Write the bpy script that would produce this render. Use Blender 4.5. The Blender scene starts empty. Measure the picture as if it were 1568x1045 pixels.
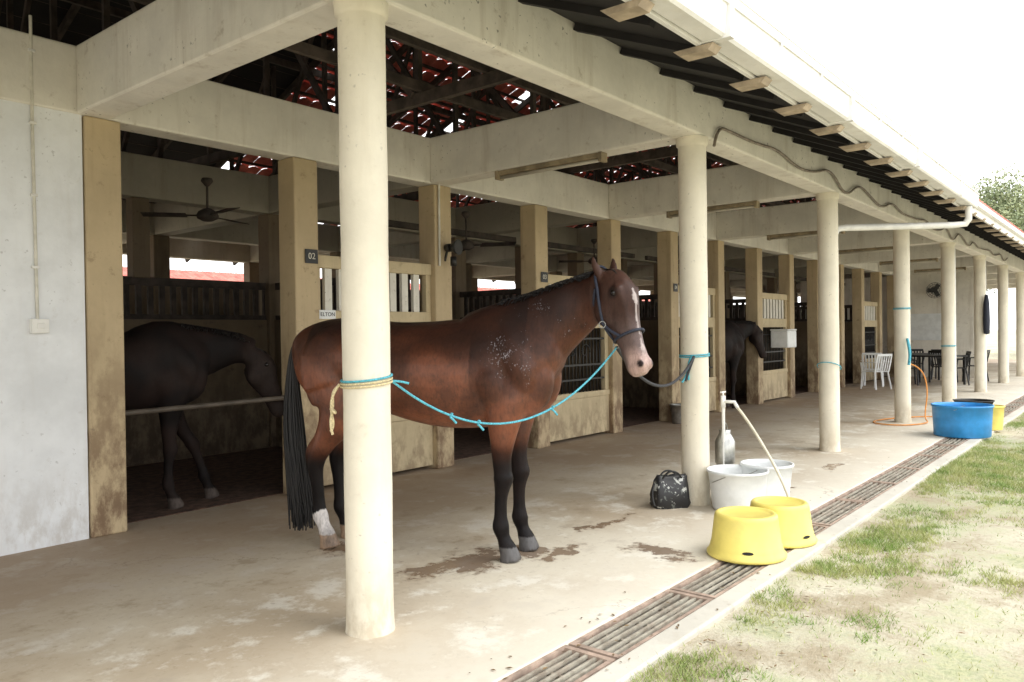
import bpy, bmesh, math, random
from mathutils import Vector, Matrix, noise
random.seed(7)
R=math.radians
S=bpy.context.scene
COL=S.collection

# ------------------------------------------------------------------ helpers
def link(o,parent=None):
    COL.objects.link(o)
    if parent: o.parent=parent
    return o
def empty(name,loc=(0,0,0)):
    e=bpy.data.objects.new(name,None); e.location=loc; COL.objects.link(e); return e

class NT:
    def __init__(s,name):
        s.m=bpy.data.materials.new(name); s.m.use_nodes=True
        s.t=s.m.node_tree; s.n=s.t.nodes; s.l=s.t.links
        s.b=s.n['Principled BSDF']; s._p=None
    def add(s,t,**k):
        x=s.n.new(t)
        for a,b in k.items(): setattr(x,a,b)
        return x
    def pos(s):
        if s._p is None: s._p=s.add('ShaderNodeNewGeometry').outputs['Position']
        return s._p
    def noise(s,scale,detail=4,rough=.6,vec=None,stretch=None):
        if vec is None: vec=s.pos()
        if stretch:
            mp=s.add('ShaderNodeMapping'); s.l.new(vec,mp.inputs['Vector']); mp.inputs['Scale'].default_value=stretch; vec=mp.outputs[0]
        n=s.add('ShaderNodeTexNoise'); n.inputs['Scale'].default_value=scale; n.inputs['Detail'].default_value=detail; n.inputs['Roughness'].default_value=rough
        s.l.new(vec,n.inputs['Vector']); return n.outputs['Fac']
    def ramp(s,f,a,b,lo=0.,hi=1.):
        r=s.add('ShaderNodeMapRange'); r.interpolation_type='SMOOTHSTEP'
        s.l.new(f,r.inputs['Value']); r.inputs['From Min'].default_value=a; r.inputs['From Max'].default_value=b
        r.inputs['To Min'].default_value=lo; r.inputs['To Max'].default_value=hi; return r.outputs['Result']
    def mix(s,f,a,b):
        m=s.add('ShaderNodeMix',data_type='RGBA')
        if isinstance(f,bpy.types.NodeSocket): s.l.new(f,m.inputs[0])
        else: m.inputs[0].default_value=f
        for i,v in ((6,a),(7,b)):
            if isinstance(v,bpy.types.NodeSocket): s.l.new(v,m.inputs[i])
            else: m.inputs[i].default_value=(*v[:3],1)
        return m.outputs[2]
    def math(s,op,a,b=0.):
        m=s.add('ShaderNodeMath',operation=op)
        for i,v in ((0,a),(1,b)):
            if isinstance(v,bpy.types.NodeSocket): s.l.new(v,m.inputs[i])
            else: m.inputs[i].default_value=v
        return m.outputs[0]
    def bump(s,f,strength=.3,dist=.01):
        b=s.add('ShaderNodeBump'); b.inputs['Strength'].default_value=strength; b.inputs['Distance'].default_value=dist
        s.l.new(f,b.inputs['Height']); s.l.new(b.outputs[0],s.b.inputs['Normal'])
    def out(s,col=None,rough=None,metal=None):
        for nm,v in (('Base Color',col),('Roughness',rough),('Metallic',metal)):
            if v is None: continue
            if isinstance(v,bpy.types.NodeSocket): s.l.new(v,s.b.inputs[nm])
            elif nm=='Base Color': s.b.inputs[nm].default_value=(*v[:3],1)
            else: s.b.inputs[nm].default_value=v
        return s.m

def simple(name,c,rough=.6,var=.25,scale=8,metal=0,bump=.15):
    t=NT(name)
    d=tuple(x*(1-var) for x in c); l=tuple(min(1,x*(1+var*.5)) for x in c)
    if bump: t.bump(t.noise(scale*6,2),bump,.004)
    if var: return t.out(t.mix(t.ramp(t.noise(scale,4),.3,.7),d,l),rough,metal)
    return t.out(c,rough,metal)

def paint(name,c,dirt=(.2,.14,.08),amt=.6,low=1.0,lowamt=.8,rough=.75,spots=.7):
    """old emulsion paint on masonry: mottling, run-off streaks, rubbed dirt low down"""
    t=NT(name)
    p=t.pos()
    n1=t.noise(1.6,5,.65); n2=t.noise(9,5,.7)
    st=t.noise(1.0,4,.65,stretch=(6,6,.7))
    base=t.mix(t.ramp(n1,.32,.68),tuple(x*.84 for x in c),c)
    f=t.math('MULTIPLY',t.ramp(st,.50,.74),amt)
    base=t.mix(f,base,tuple(a*.45+b*.55 for a,b in zip(c,dirt)))
    sp=t.ramp(n2,.58,.74,0,amt*.8); base=t.mix(sp,base,dirt)
    sep=t.add('ShaderNodeSeparateXYZ'); t.l.new(p,sep.inputs[0])
    lowf=t.ramp(sep.outputs['Z'],0.0,low,1,0)
    n3=t.noise(4,6,.7,stretch=(1.6,1.6,.8))
    lf=t.math('MULTIPLY',lowf,t.ramp(n3,.38,.60,0,lowamt))
    base=t.mix(lf,base,dirt)
    ms=t.math('MULTIPLY',t.ramp(t.noise(28,2,.6),.66,.73),t.ramp(n1,.5,.6,0,spots))
    base=t.mix(ms,base,(.09,.08,.06))
    t.bump(t.noise(18,4,.6),.3,.007)
    return t.out(base,rough)

class MB:
    def __init__(s): s.v=[];s.f=[];s.m=[];s.sm=[]
    def quad(s,vs,mi=0,sm=False):
        o=len(s.v); s.v+= [tuple(v) for v in vs]; s.f.append(tuple(range(o,o+len(vs)))); s.m.append(mi); s.sm.append(sm)
    def box(s,x0,x1,y0,y1,z0,z1,mi=0,M=None):
        o=len(s.v)
        vs=[Vector((x,y,z)) for x in (x0,x1) for y in (y0,y1) for z in (z0,z1)]
        if M: vs=[M@v for v in vs]
        s.v+=[tuple(v) for v in vs]
        for q in ((0,1,3,2),(4,6,7,5),(0,4,5,1),(2,3,7,6),(0,2,6,4),(1,5,7,3)):
            s.f.append(tuple(o+i for i in q)); s.m.append(mi); s.sm.append(False)
    def bar(s,p0,p1,w,h,mi=0):
        p0=Vector(p0);p1=Vector(p1);d=p1-p0;L=d.length;q=d.to_track_quat('X','Z').to_matrix().to_4x4()
        s.box(0,L,-w/2,w/2,-h/2,h/2,mi,Matrix.Translation(p0)@q)
    def cyl(s,p0,p1,r0,r1=None,seg=16,mi=0,cap=True):
        if r1 is None: r1=r0
        p0=Vector(p0);p1=Vector(p1);q=(p1-p0).to_track_quat('Z','Y').to_matrix()
        o=len(s.v)
        for p,r in ((p0,r0),(p1,r1)):
            for i in range(seg):
                a=2*math.pi*i/seg; s.v.append(tuple(p+q@Vector((r*math.cos(a),r*math.sin(a),0))))
        for i in range(seg):
            j=(i+1)%seg; s.f.append((o+i,o+j,o+seg+j,o+seg+i)); s.m.append(mi); s.sm.append(True)
        if cap:
            s.f.append(tuple(o+i for i in reversed(range(seg)))); s.m.append(mi); s.sm.append(False)
            s.f.append(tuple(o+seg+i for i in range(seg))); s.m.append(mi); s.sm.append(False)
    def lathe(s,c,prof,seg=40,mi=0):
        o=len(s.v)
        for r,z in prof:
            for i in range(seg):
                a=2*math.pi*i/seg; s.v.append((c[0]+r*math.cos(a),c[1]+r*math.sin(a),c[2]+z))
        for k in range(len(prof)-1):
            for i in range(seg):
                j=(i+1)%seg; s.f.append((o+k*seg+i,o+k*seg+j,o+(k+1)*seg+j,o+(k+1)*seg+i)); s.m.append(mi); s.sm.append(True)
    def obj(s,name,mats,parent=None,bevel=0):
        me=bpy.data.meshes.new(name); me.from_pydata(s.v,[],s.f)
        for m in mats: me.materials.append(m)
        me.polygons.foreach_set('material_index',s.m); me.polygons.foreach_set('use_smooth',s.sm)
        me.update(); o=bpy.data.objects.new(name,me); link(o,parent)
        if bevel:
            b=o.modifiers.new('b','BEVEL'); b.width=bevel; b.segments=2; b.limit_method='ANGLE'; b.angle_limit=R(40)
        return o

def curve(name,paths,r,mat,parent=None,smooth=True,taper=False,res=3):
    c=bpy.data.curves.new(name,'CURVE'); c.dimensions='3D'; c.bevel_depth=r; c.bevel_resolution=res; c.use_fill_caps=True; c.resolution_u=6 if res>1 else 3
    for p in paths:
        if smooth and len(p)>2:
            sp=c.splines.new('NURBS'); sp.points.add(len(p)-1); sp.order_u=3; sp.use_endpoint_u=True
        else:
            sp=c.splines.new('POLY'); sp.points.add(len(p)-1)
        for i,q in enumerate(p):
            sp.points[i].co=(*q,1); sp.points[i].radius=(1-.75*i/(len(p)-1)) if taper else 1
    c.materials.append(mat)
    o=bpy.data.objects.new(name,c); link(o,parent); return o

def sag(a,b,d,n=14):
    a=Vector(a);b=Vector(b)
    return [tuple(a.lerp(b,i/n)-Vector((0,0,d*4*(i/n)*(1-i/n)))) for i in range(n+1)]

# ------------------------------------------------------------------ materials
M_cream=paint('cream_paint',(.84,.80,.71),(.36,.29,.20),.6,.6,.5)
M_cream_shade=paint('cream_paint_shaded',(.46,.42,.34),(.22,.17,.11),.6,.6,.5)  # the cream paint again, with indoor shade put into the colour
M_column=paint('column_paint',(.84,.78,.64),(.46,.38,.26),.32,.45,.6,spots=.3)
M_white=paint('white_wall_paint',(.88,.90,.92),(.45,.40,.34),.25,.7,.5,spots=.3)
M_ochre=paint('ochre_pillar_paint',(.56,.44,.27),(.17,.10,.055),.55,2.0,.9,spots=.3)
M_stall=paint('stall_paint_shaded',(.20,.15,.095),(.06,.04,.025),.7,1.6,.9)  # base colour lowered to carry the gloom inside the stalls
M_panel=paint('panel_paint',(.62,.51,.32),(.22,.15,.09),.6,.8,.7,spots=.3)
M_slat=paint('slat_paint',(.80,.77,.68),(.3,.22,.14),.5,.3,.4)
M_wood=simple('dark_timber',(.085,.065,.052),.8,.5,6)
M_darkslat=simple('dark_slat_timber',(.07,.055,.045),.8,.5,6)
M_roofshade=simple('roof_shade_black',(.014,.012,.012),.85,.3,5)  # near-black colour standing in for shade under the roof
M_gutter=paint('gutter_paint',(.88,.87,.84),(.42,.33,.22),.35,.1,0,.45,.1)
M_fasc=simple('tan_bracket',(.46,.37,.27),.7,.3,9)
M_pipe=simple('white_pipe',(.80,.79,.75),.45,.12,5,0,.05)
M_conduit=simple('conduit_cream',(.70,.67,.58),.5,.2,7,0,.05)
M_iron=simple('painted_iron',(.035,.033,.03),.5,.4,20,.3)
M_blackp=simple('black_plastic',(.02,.02,.02),.45,.3,10)
M_metal=simple('galvanised_metal',(.5,.5,.48),.35,.25,14,.9)
M_yellow=simple('yellow_plastic',(.84,.70,.18),.42,.12,5,0,.08)
M_whitep=simple('white_plastic',(.80,.82,.82),.4,.1,6,0,.05)
M_bluep=simple('blue_plastic',(.04,.30,.68),.4,.2,5,0,.05)
M_cyanrope=simple('cyan_rope',(.12,.50,.62),.8,.4,120,0,.6)
M_tanrope=simple('tan_rope',(.76,.64,.38),.85,.3,120,0,.6)
M_blackrope=simple('dark_rope',(.05,.05,.055),.85,.4,120,0,.6)
M_orange=simple('orange_hose',(.7,.28,.05),.5,.2,8)
M_hose=simple('cream_hose',(.74,.67,.52),.5,.2,8)
M_halter=simple('halter_webbing',(.025,.03,.05),.7,.3,80)
M_eye=simple('horse_eye',(.008,.005,.004),.08,0,5,0,0)
M_black=simple('black_hair',(.008,.0065,.0065),.5,0,50,0,0)
M_cable=simple('brown_cable',(.24,.20,.16),.7,.4,12)
M_lamp=simple('old_lamp_batten',(.34,.27,.17),.6,.4,8)
M_tube=simple('lamp_tube',(.5,.46,.38),.3,.1,5,0,0)
M_rail=simple('rail_tube',(.10,.08,.06),.6,.4,8)
M_leaf=simple('dry_leaf',(.20,.13,.06),.8,.6,30,0,0)

def tile_mat():
    t=NT('red_roof_tile'); n=t.noise(3,5); n2=t.noise(14,4)
    c=t.mix(t.ramp(n,.3,.7),(.46,.10,.075),(.68,.21,.16)); c=t.mix(t.ramp(n2,.5,.8,0,.6),c,(.16,.06,.05))
    return t.out(c,.75)
M_tile=tile_mat()

def rust_mat():
    t=NT('steel_grate'); n=t.noise(10,5,.7)
    c=t.mix(t.ramp(n,.35,.65),(.27,.23,.18),(.46,.43,.35)); c=t.mix(t.ramp(t.noise(1.7,4),.5,.7,0,.5),c,(.36,.22,.15))
    return t.out(c,.85)
M_rust=rust_mat()
M_rustf=simple('rusty_grate_frame',(.44,.33,.26),.85,.4,9)

def floor_mat():
    t=NT('concrete_floor_mat'); p=t.pos()
    n1=t.noise(.5,6,.62); n2=t.noise(2.6,8,.7); n3=t.noise(20,4,.75)
    c=t.mix(t.ramp(n1,.38,.62),(.47,.385,.275),(.64,.58,.46))
    c=t.mix(t.ramp(n2,.50,.64,0,.8),c,(.78,.75,.66))
    c=t.mix(t.ramp(n2,.32,.47,.8,0),c,(.35,.27,.18))
    c=t.mix(t.ramp(n3,.54,.72,0,.55),c,(.32,.25,.165))
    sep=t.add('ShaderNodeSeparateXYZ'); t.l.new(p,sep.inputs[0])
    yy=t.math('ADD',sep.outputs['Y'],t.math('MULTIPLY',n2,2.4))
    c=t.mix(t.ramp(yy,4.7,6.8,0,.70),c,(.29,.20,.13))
    c=t.mix(t.ramp(yy,3.1,4.7,.6,0),c,(.82,.79,.69))  # outer edge paled: porch daylight fall-off put into the colour
    v=t.add('ShaderNodeTexVoronoi',feature='DISTANCE_TO_EDGE'); v.inputs['Scale'].default_value=.3
    nv=t.add('ShaderNodeTexNoise'); nv.inputs['Scale'].default_value=3.2; nv.inputs['Detail'].default_value=6; nv.inputs['Roughness'].default_value=.65; t.l.new(p,nv.inputs['Vector'])
    vm=t.add('ShaderNodeVectorMath',operation='MULTIPLY_ADD'); t.l.new(nv.outputs['Color'],vm.inputs[0]); vm.inputs[1].default_value=(.7,.7,.0); t.l.new(p,vm.inputs[2])
    t.l.new(vm.outputs[0],v.inputs['Vector'])
    c=t.mix(t.math('MULTIPLY',t.ramp(v.outputs['Distance'],.0,.003,.6,0),t.ramp(n1,.45,.55)),c,(.24,.18,.13))
    wet=None; nn=t.math('MULTIPLY',t.noise(11,4,.7),1.6)
    for (x,y,rx,ry) in ((3.75,3.42,.50,.28),(4.18,3.02,.36,.12),(5.02,3.25,.52,.08),(4.62,2.5,.18,.42),(3.40,4.30,.34,.20),(3.45,3.5,.36,.18),(4.10,3.3,.32,.24),(6.9,2.55,.5,.09),(8.6,2.6,.5,.08)):
        sb=t.add('ShaderNodeVectorMath',operation='SUBTRACT'); t.l.new(vm.outputs[0],sb.inputs[0]); sb.inputs[1].default_value=(x+.35,y+.35,0)
        ml=t.add('ShaderNodeVectorMath',operation='MULTIPLY'); t.l.new(sb.outputs[0],ml.inputs[0]); ml.inputs[1].default_value=(1/rx,1/ry,0)
        ln=t.add('ShaderNodeVectorMath',operation='LENGTH'); t.l.new(ml.outputs[0],ln.inputs[0])
        f=t.ramp(t.math('ADD',ln.outputs['Value'],nn),1.25,1.6,1,0)
        wet=f if wet is None else t.math('MAXIMUM',wet,f)
    c=t.mix(t.math('MULTIPLY',wet,.78),c,(.18,.105,.06))
    r=t.add('ShaderNodeMapRange'); t.l.new(wet,r.inputs['Value']); r.inputs['To Min'].default_value=.75; r.inputs['To Max'].default_value=.2
    t.bump(n3,.35,.006)
    return t.out(c,r.outputs[0])
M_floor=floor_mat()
M_curb=paint('kerb_concrete',(.64,.61,.53),(.34,.29,.21),.7,.1,0)
M_pit=simple('drain_mud',(.06,.05,.035),.8,.4,5)
M_bed=simple('stall_bedding',(.10,.055,.035),.95,.6,12,0,.8)  # brown bedding, darkened to carry the dim stall light

def ground_mat():
    t=NT('ground_mat')
    n1=t.noise(.45,6,.6); n2=t.noise(2.2,8,.72); n3=t.noise(34,4,.8)
    dirt=t.mix(t.ramp(n2,.36,.62),(.38,.32,.22),(.66,.62,.50))
    dirt=t.mix(t.ramp(n3,.48,.66,0,.6),dirt,(.33,.28,.18))
    grass=t.mix(t.ramp(n3,.38,.62),(.20,.25,.09),(.46,.47,.25))
    f=t.math('ADD',t.math('MULTIPLY',n1,.5),t.math('MULTIPLY',n2,.5))
    c=t.mix(t.ramp(f,.46,.60,0,.75),dirt,grass)
    t.bump(n3,.8,.018)
    return t.out(c,.95)
M_ground=ground_mat()

def blade_mat():
    t=NT('grass_blade'); n=t.noise(2.4,4); n2=t.noise(60,2)
    c=t.mix(t.ramp(n,.35,.65),(.16,.29,.05),(.42,.44,.17)); c=t.mix(t.ramp(n2,.4,.65,0,.45),c,(.56,.52,.30)); t.b.inputs['Specular IOR Level'].default_value=.2
    return t.out(c,.7)
M_blade=blade_mat()

def coat_mat(name,rough=.40,foam=True):
    t=NT(name); a=t.add('ShaderNodeVertexColor'); a.layer_name='coat'
    tc=t.add('ShaderNodeTexCoord').outputs['Object']
    n=t.noise(60,4,.7,vec=tc,stretch=(1,1,.35)); m2=t.noise(3.5,6,.65,vec=tc); m3=t.noise(14,5,.7,vec=tc,stretch=(1,1,.6))
    c=t.mix(t.ramp(n,.4,.75,0,.4),a.outputs['Color'],(.01,.007,.005))
    c=t.mix(t.ramp(m2,.44,.68,0,.55),c,(.02,.011,.009))
    c=t.mix(t.ramp(m3,.52,.72,0,.35),c,(.015,.010,.009))
    if foam:
        b_=t.add('ShaderNodeVertexColor'); b_.layer_name='foam'
        fn=t.noise(85,4,.7,vec=tc,stretch=(1,1,.8)); fl=t.noise(9,3,.6,vec=tc)
        q=t.math('ADD',t.math('MULTIPLY',fn,.8),t.math('MULTIPLY',fl,.5))
        q=t.math('ADD',q,t.math('MULTIPLY',b_.outputs['Color'],.14))
        f=t.math('MULTIPLY',t.ramp(q,.845,.93,0,.6),t.ramp(b_.outputs['Color'],.02,.2))
        dd=t.math('ADD',b_.outputs['Color'],t.math('SUBTRACT',m3,.5))
        c=t.mix(t.ramp(dd,.05,.9,0,.35),c,(.018,.011,.010))
        c=t.mix(f,c,(.50,.47,.52))
        sp=t.ramp(a.outputs['Color'],.02,.10,.15,.5); t.l.new(sp,t.b.inputs['Specular IOR Level'])
    t.bump(t.math('ADD',n,t.math('MULTIPLY',t.noise(11,3,.5,vec=tc),2.)),.3,.006)
    if not foam: t.b.inputs['Specular IOR Level'].default_value=.15
    return t.out(c,t.ramp(m2,.3,.7,rough-.08,rough+.12))
M_coat=coat_mat('bay_coat'); M_coatd=coat_mat('dark_coat',.65,False)

# ------------------------------------------------------------------ ground, floor, drain
DX0,DX1=-6.,42.
g=MB(); B=600
def grid(mb,x0,x1,y0,y1,nx,ny,z,amp):
    o=len(mb.v)
    for j in range(ny+1):
        for i in range(nx+1):
            x=x0+(x1-x0)*i/nx;y=y0+(y1-y0)*j/ny
            e=1 if 0<i<nx and 0<j<ny else 0
            mb.v.append((x,y,z+e*amp*(noise.noise(Vector((x*.9,y*.9,0)))+.4*noise.noise(Vector((x*4,y*4,2))))))
    for j in range(ny):
        for i in range(nx):
            a=o+j*(nx+1)+i; mb.f.append((a,a+1,a+nx+2,a+nx+1)); mb.m.append(0); mb.sm.append(True)
zg=-.03
grid(g,DX0,DX1,-10,1.75,240,70,zg,.03)
g.quad([(-B,-B,zg),(B,-B,zg),(B,-10,zg),(-B,-10,zg)])
g.quad([(-B,-10,zg),(DX0,-10,zg),(DX0,1.75,zg),(-B,1.75,zg)])
g.quad([(DX1,-10,zg),(B,-10,zg),(B,1.75,zg),(DX1,1.75,zg)])
g.quad([(-B,1.75,zg),(DX0,1.75,zg),(DX0,2.2,zg),(-B,2.2,zg)])
g.quad([(DX1,1.75,zg),(B,1.75,zg),(B,2.2,zg),(DX1,2.2,zg)])
g.quad([(-B,2.2,zg),(B,2.2,zg),(B,B,zg),(-B,B,zg)])
g.obj('ground',[M_ground])

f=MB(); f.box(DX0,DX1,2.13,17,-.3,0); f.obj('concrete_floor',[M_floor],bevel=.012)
f=MB(); f.box(DX0,DX1,1.72,1.85,-.3,.0); f.obj('drain_kerb',[M_curb],bevel=.012)
f=MB(); f.box(DX0,DX1,1.8,2.2,-.34,-.22); f.obj('drain_channel',[M_pit])
f=MB()
x=DX0
while x<DX1:
    L=.98
    dz=random.uniform(-.006,.004)
    M=Matrix.Translation((x,1.99,-.012+dz))@Matrix.Rotation(R(random.uniform(-.6,.6)),4,'Z')
    f.box(0,.03,-.137,.137,-.02,.008,1,M); f.box(L-.03,L,-.137,.137,-.02,.008,1,M)
    f.box(.03,L-.03,-.137,-.117,-.02,.008,1,M); f.box(.03,L-.03,.117,.137,-.02,.008,1,M)
    for k in range(5):
        y=-.088+k*.044+random.uniform(-.005,.005); s=random.uniform(-.006,.006)
        f.bar(M@Vector((.03,y-s,-.004)),M@Vector((L-.03,y+s,-.004)),.015,.014,0)
    for k in (1,2,3): f.box(L*k/4-.008,L*k/4+.008,-.117,.117,-.03,-.0145,0,M)
    x+=1.0
f.obj('drain_grate',[M_rust,M_rustf])

gr=MB()
def gz(x,y): return zg+.03*(noise.noise(Vector((x*.9,y*.9,0)))+.4*noise.noise(Vector((x*4,y*4,2))))
def blade(x,y,h):
    a=random.uniform(0,6.28); w=.0028; l=random.uniform(.3,1.2)*h
    dx,dy=math.cos(a),math.sin(a); b=random.uniform(0,6.28)
    z0=gz(x,y)-.004
    gr.quad([(x-dx*w,y-dy*w,z0),(x+dx*w,y+dy*w,z0),(x+math.cos(b)*l,y+math.sin(b)*l,z0+h)])
cnt=0
while cnt<110000:
    x=random.uniform(2.2,18); y=random.uniform(-3.5,1.71)
    if random.random()>min(1,4.5/x): continue
    n=noise.noise(Vector((x*.5,y*.5,3.1)))*.6+noise.noise(Vector((x*1.8,y*1.8,7)))*.55+noise.noise(Vector((x*9,y*9,7)))*.35
    n+=.3*math.exp(-((y-1.6)/.16)**2)+.6*math.exp(-((x-6.1)**2/.8+(y-1.35)**2/.08))+.6*math.exp(-((x-9.8)**2/5+(y-1.1)**2/.2))
    if x<4.8: n-=.25
    pr=max(0,min(1,(n+.02)/.5))
    if random.random()<pr**1.5+.02:
        cnt+=1; blade(x,y,random.uniform(.010,.032)*(1+.7*pr))
gr.obj('grass',[M_blade])
lf=MB()
for k in range(420):
    x=2.4+random.random()**1.5*12; y=random.choice((random.uniform(-1.5,1.7),random.uniform(1.2,1.72),random.uniform(1.72,2.3)))
    z=(gz(x,y)+.012) if y<1.72 else (.004 if (y<1.85 or y>2.13) else -.002)
    a=random.uniform(0,6.28); s_=random.uniform(.006,.02); c_,d_=math.cos(a)*s_,math.sin(a)*s_
    lf.quad([(x-c_,y-d_,z),(x+d_*.4,y-c_*.4,z+.003),(x+c_,y+d_,z+random.uniform(0,.006)),(x-d_*.4,y+c_*.4,z+.004)])
lf.obj('fallen_leaves',[M_leaf])

# ------------------------------------------------------------------ stable building
bld=empty('stable_building')
XS=[2.54+3.58*k for k in range(-2,11)]
XH=[2.54+1.79*k for k in range(0,21)]
X0,X1=-5.2,38.4
ZB,ZT=3.08,3.58
PS=.06
c=MB()
for x in XS:
    prof=[(.122,0),(.119,.03),(.1165,.10)]+[(.1165+.0015*math.sin(k*1.7+x),.1+k*.2) for k in range(1,14)]+[(.116,3.0),(.12,3.012),(.131,3.02),(.134,3.079)]
    c.lathe((x,3.0,0),prof,40)
c.obj('porch_columns',[M_column],bld)
b=MB()
b.box(X0,X1,2.88,3.12,ZB,ZT)
b.box(X0,X1,6.0,6.24,ZB+.003,ZT-.003)
for x in XS: b.box(x-.12,x+.12,3.12,6.0,ZB+.005,ZT-.006)
b.obj('concrete_beams',[M_cream],bld,bevel=.016)
b=MB()
for y0 in (9.0,12.1): b.box(X0,X1,y0,y0+.24,ZB+.003,ZT-.003)
b.box(X0,X1,15.1,15.34,ZB,ZT)
for x in XS:
    b.box(x-.12,x+.12,6.24,9.0,ZB+.005,ZT-.006)
    b.box(x-.12,x+.12,9.24,12.1,ZB+.005,ZT-.006)
    b.box(x-.12,x+.12,12.34,15.1,ZB+.005,ZT-.006)
b.obj('inner_beams',[M_cream_shade],bld,bevel=.014)
p=MB()
for x in XH:
    p.box(x-.13+PS,x+.13+PS,6.0-.012,6.24,0,ZB+.003)
p.obj('stall_pillars',[M_ochre],bld,bevel=.014)
p=MB()
for x in XS:
    if x>2: p.box(x-.13,x+.13,9.0,9.24,0,ZB+.003)
    if x>2: p.box(x-.13,x+.13,12.1,12.34,0,ZB+.003)
    p.box(x-.13,x+.13,15.1,15.34,0,ZB)
for x in XH:
    p.box(x-.1,x+.1,9.03,9.2,2.16,ZB+.003)
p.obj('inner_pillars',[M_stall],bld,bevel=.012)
w=MB(); w.box(X0,2.46,6.012,6.2,0,ZB+.003); w.box(X0,X0+.2,6.2,9.0,0,ZB+.003); w.obj('white_wall',[M_white],bld)
w=MB()
w.box(2.48,2.66,6.24,9.0,0,ZB+.004)
w.box(X0,2.43,9.02,9.2,0,ZB)
for i in range(len(XS)-1):
    xa,xb=XS[i]+.13,XS[i+1]-.13
    if xa<2: continue
    w.box(xa,xb,9.06,9.18,0,1.68)
    w.box(xa,xb,12.14,12.28,0,2.42)
for x in XS:
    if x<3: continue
    w.box(x-.06,x+.06,6.24,9.0,0,1.68); w.box(x-.06,x+.06,9.24,12.1,0,1.68)
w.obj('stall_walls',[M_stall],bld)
s=MB()
for i in range(len(XS)-1):
    xa,xb=XS[i]+.13,XS[i+1]-.13
    if xa<2: continue
    s.box(xa,xb,9.08,9.16,2.08,2.17); s.box(xa,xb,9.08,9.16,1.683,1.74)
    k=xa+.08
    while k<xb: s.box(k,k+.06,9.10,9.14,1.74,2.08); k+=.14
for x in XS:
    if x<3: continue
    s.box(x-.04,x+.04,6.24,9.0,2.08,2.17); s.box(x-.04,x+.04,6.24,9.0,1.683,1.74)
    k=6.34
    while k<8.95: s.box(x-.02,x+.02,k,k+.06,1.74,2.08); k+=.14
for x in XH[::2]:
    if x<3: continue
    s.box(x+.2,x+3.3,7.57,7.63,2.86,2.94)
s.obj('stall_partition_slats',[M_darkslat],bld)
pn=MB(); ir=MB(); sl=MB()
for i in range(1,19,2):
    xa,xb=XH[i]+.13+PS,XH[i+1]-.13+PS
    y0,y1=6.06,6.14
    if xb>26: break
    pn.box(xa,xb,y0,y1,.04,.56); pn.box(xa,xb,y0-.012,y1,.563,.64)
    pn.box(xa,xb,y0,y1,1.52,1.70); pn.box(xa,xb,y0-.012,y1,2.10,2.22)
    pn.box(xa,xa+.09,y0+.003,y1-.003,.64,1.52); pn.box(xb-.09,xb,y0+.003,y1-.003,.64,1.52)
    pn.box(xa,xa+.07,y0+.003,y1-.003,1.70,2.10); pn.box(xb-.07,xb,y0+.003,y1-.003,1.70,2.10)
    k=xa+.13
    while k<xb-.12: sl.box(k,k+.085,y0+.015,y1-.02,1.70,2.10); k+=.165
    k=xa+.15
    while k<xb-.12: ir.cyl((k,6.09,.64),(k,6.09,1.52),.011,seg=8); k+=.085
    for z in (.80,1.0,1.36): ir.box(xa+.09,xb-.09,6.075,6.105,z,z+.025)
    xc=(xa+xb)/2
    for sgn in (-1,1):
        pts=[]
        for t in range(14):
            a=t/13*5.2; rr=.13*(1-t/18); pts.append((xc+sgn*(.16+rr*math.cos(a)),6.065,1.19+rr*math.sin(a)))
        for q in range(13): ir.cyl(pts[q],pts[q+1],.010,seg=6)
pn.obj('stall_front_panels',[M_panel],bld,bevel=.006); ir.obj('stall_grilles',[M_iron],bld); sl.obj('stall_front_slats',[M_slat],bld,bevel=.004)
w=MB(); w.box(26.2,26.4,4.0,9.0,0,ZB); w.box(26.4,X1,6.0,6.2,0,ZB)
w.obj('end_wall',[M_cream],bld)
s=MB(); s.box(2.67,26,6.25,9.0,-.01,.006); s.obj('stall_floor_bedding',[M_bed],bld)

# roof: two tiled slopes, several tiles slipped or missing
EY,EZ,SL,RY=1.90,3.235,.42,9.15
def rz(y): return EZ+SL*((y if y<RY else 2*RY-y)-EY)
rt=MB(); tw=.27; tl=.33
ny=int((RY-EY)/tl)+1; nx=int((X1-X0)/tw)
for side in (0,1):
    Y=(lambda y:y) if side==0 else (lambda y:2*RY-y)
    for j in range(ny):
        y0=EY+j*tl; y1=y0+tl+(.05 if side==0 else .03)
        for i in range(nx):
            x0=X0+i*tw
            gapn=noise.noise(Vector((x0*.6,y0*.5,4+side)))
            if side==0 and j>6 and x0>3 and random.random()<.03: continue
            if side==1 and x0>7.2 and random.random()<(.15 if gapn>.12 else .02): continue
            vs0=[];vs1=[]; sl_=random.uniform(-.012,.012) if side else 0
            for k in range(5):
                u=k/4; zz=.045*math.sin(u*math.pi)
                vs0.append((x0+u*tw,Y(y0+sl_),rz(y0)+zz+.022)); vs1.append((x0+u*tw,Y(y1+sl_),rz(min(y1,RY))+zz))
            for k in range(4):
                rt.quad([vs0[k],vs0[k+1],vs1[k+1],vs1[k]],0,True)
                if j==0 and side==0: rt.quad([(vs0[k][0],y0,rz(y0)-.03),(vs0[k+1][0],y0,rz(y0)-.03),vs0[k+1],vs0[k]],0)
rt.quad([(X0,RY-.25,rz(RY-.25)+.09),(X1,RY-.25,rz(RY-.25)+.09),(X1,RY,rz(RY)+.1),(X0,RY,rz(RY)+.1)]); rt.quad([(X0,RY+.25,rz(RY-.25)+.09),(X1,RY+.25,rz(RY-.25)+.09),(X1,RY,rz(RY)+.1),(X0,RY,rz(RY)+.1)])
rt.obj('roof_tiles',[M_tile],bld)
ul=MB(); yy=3.1
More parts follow.
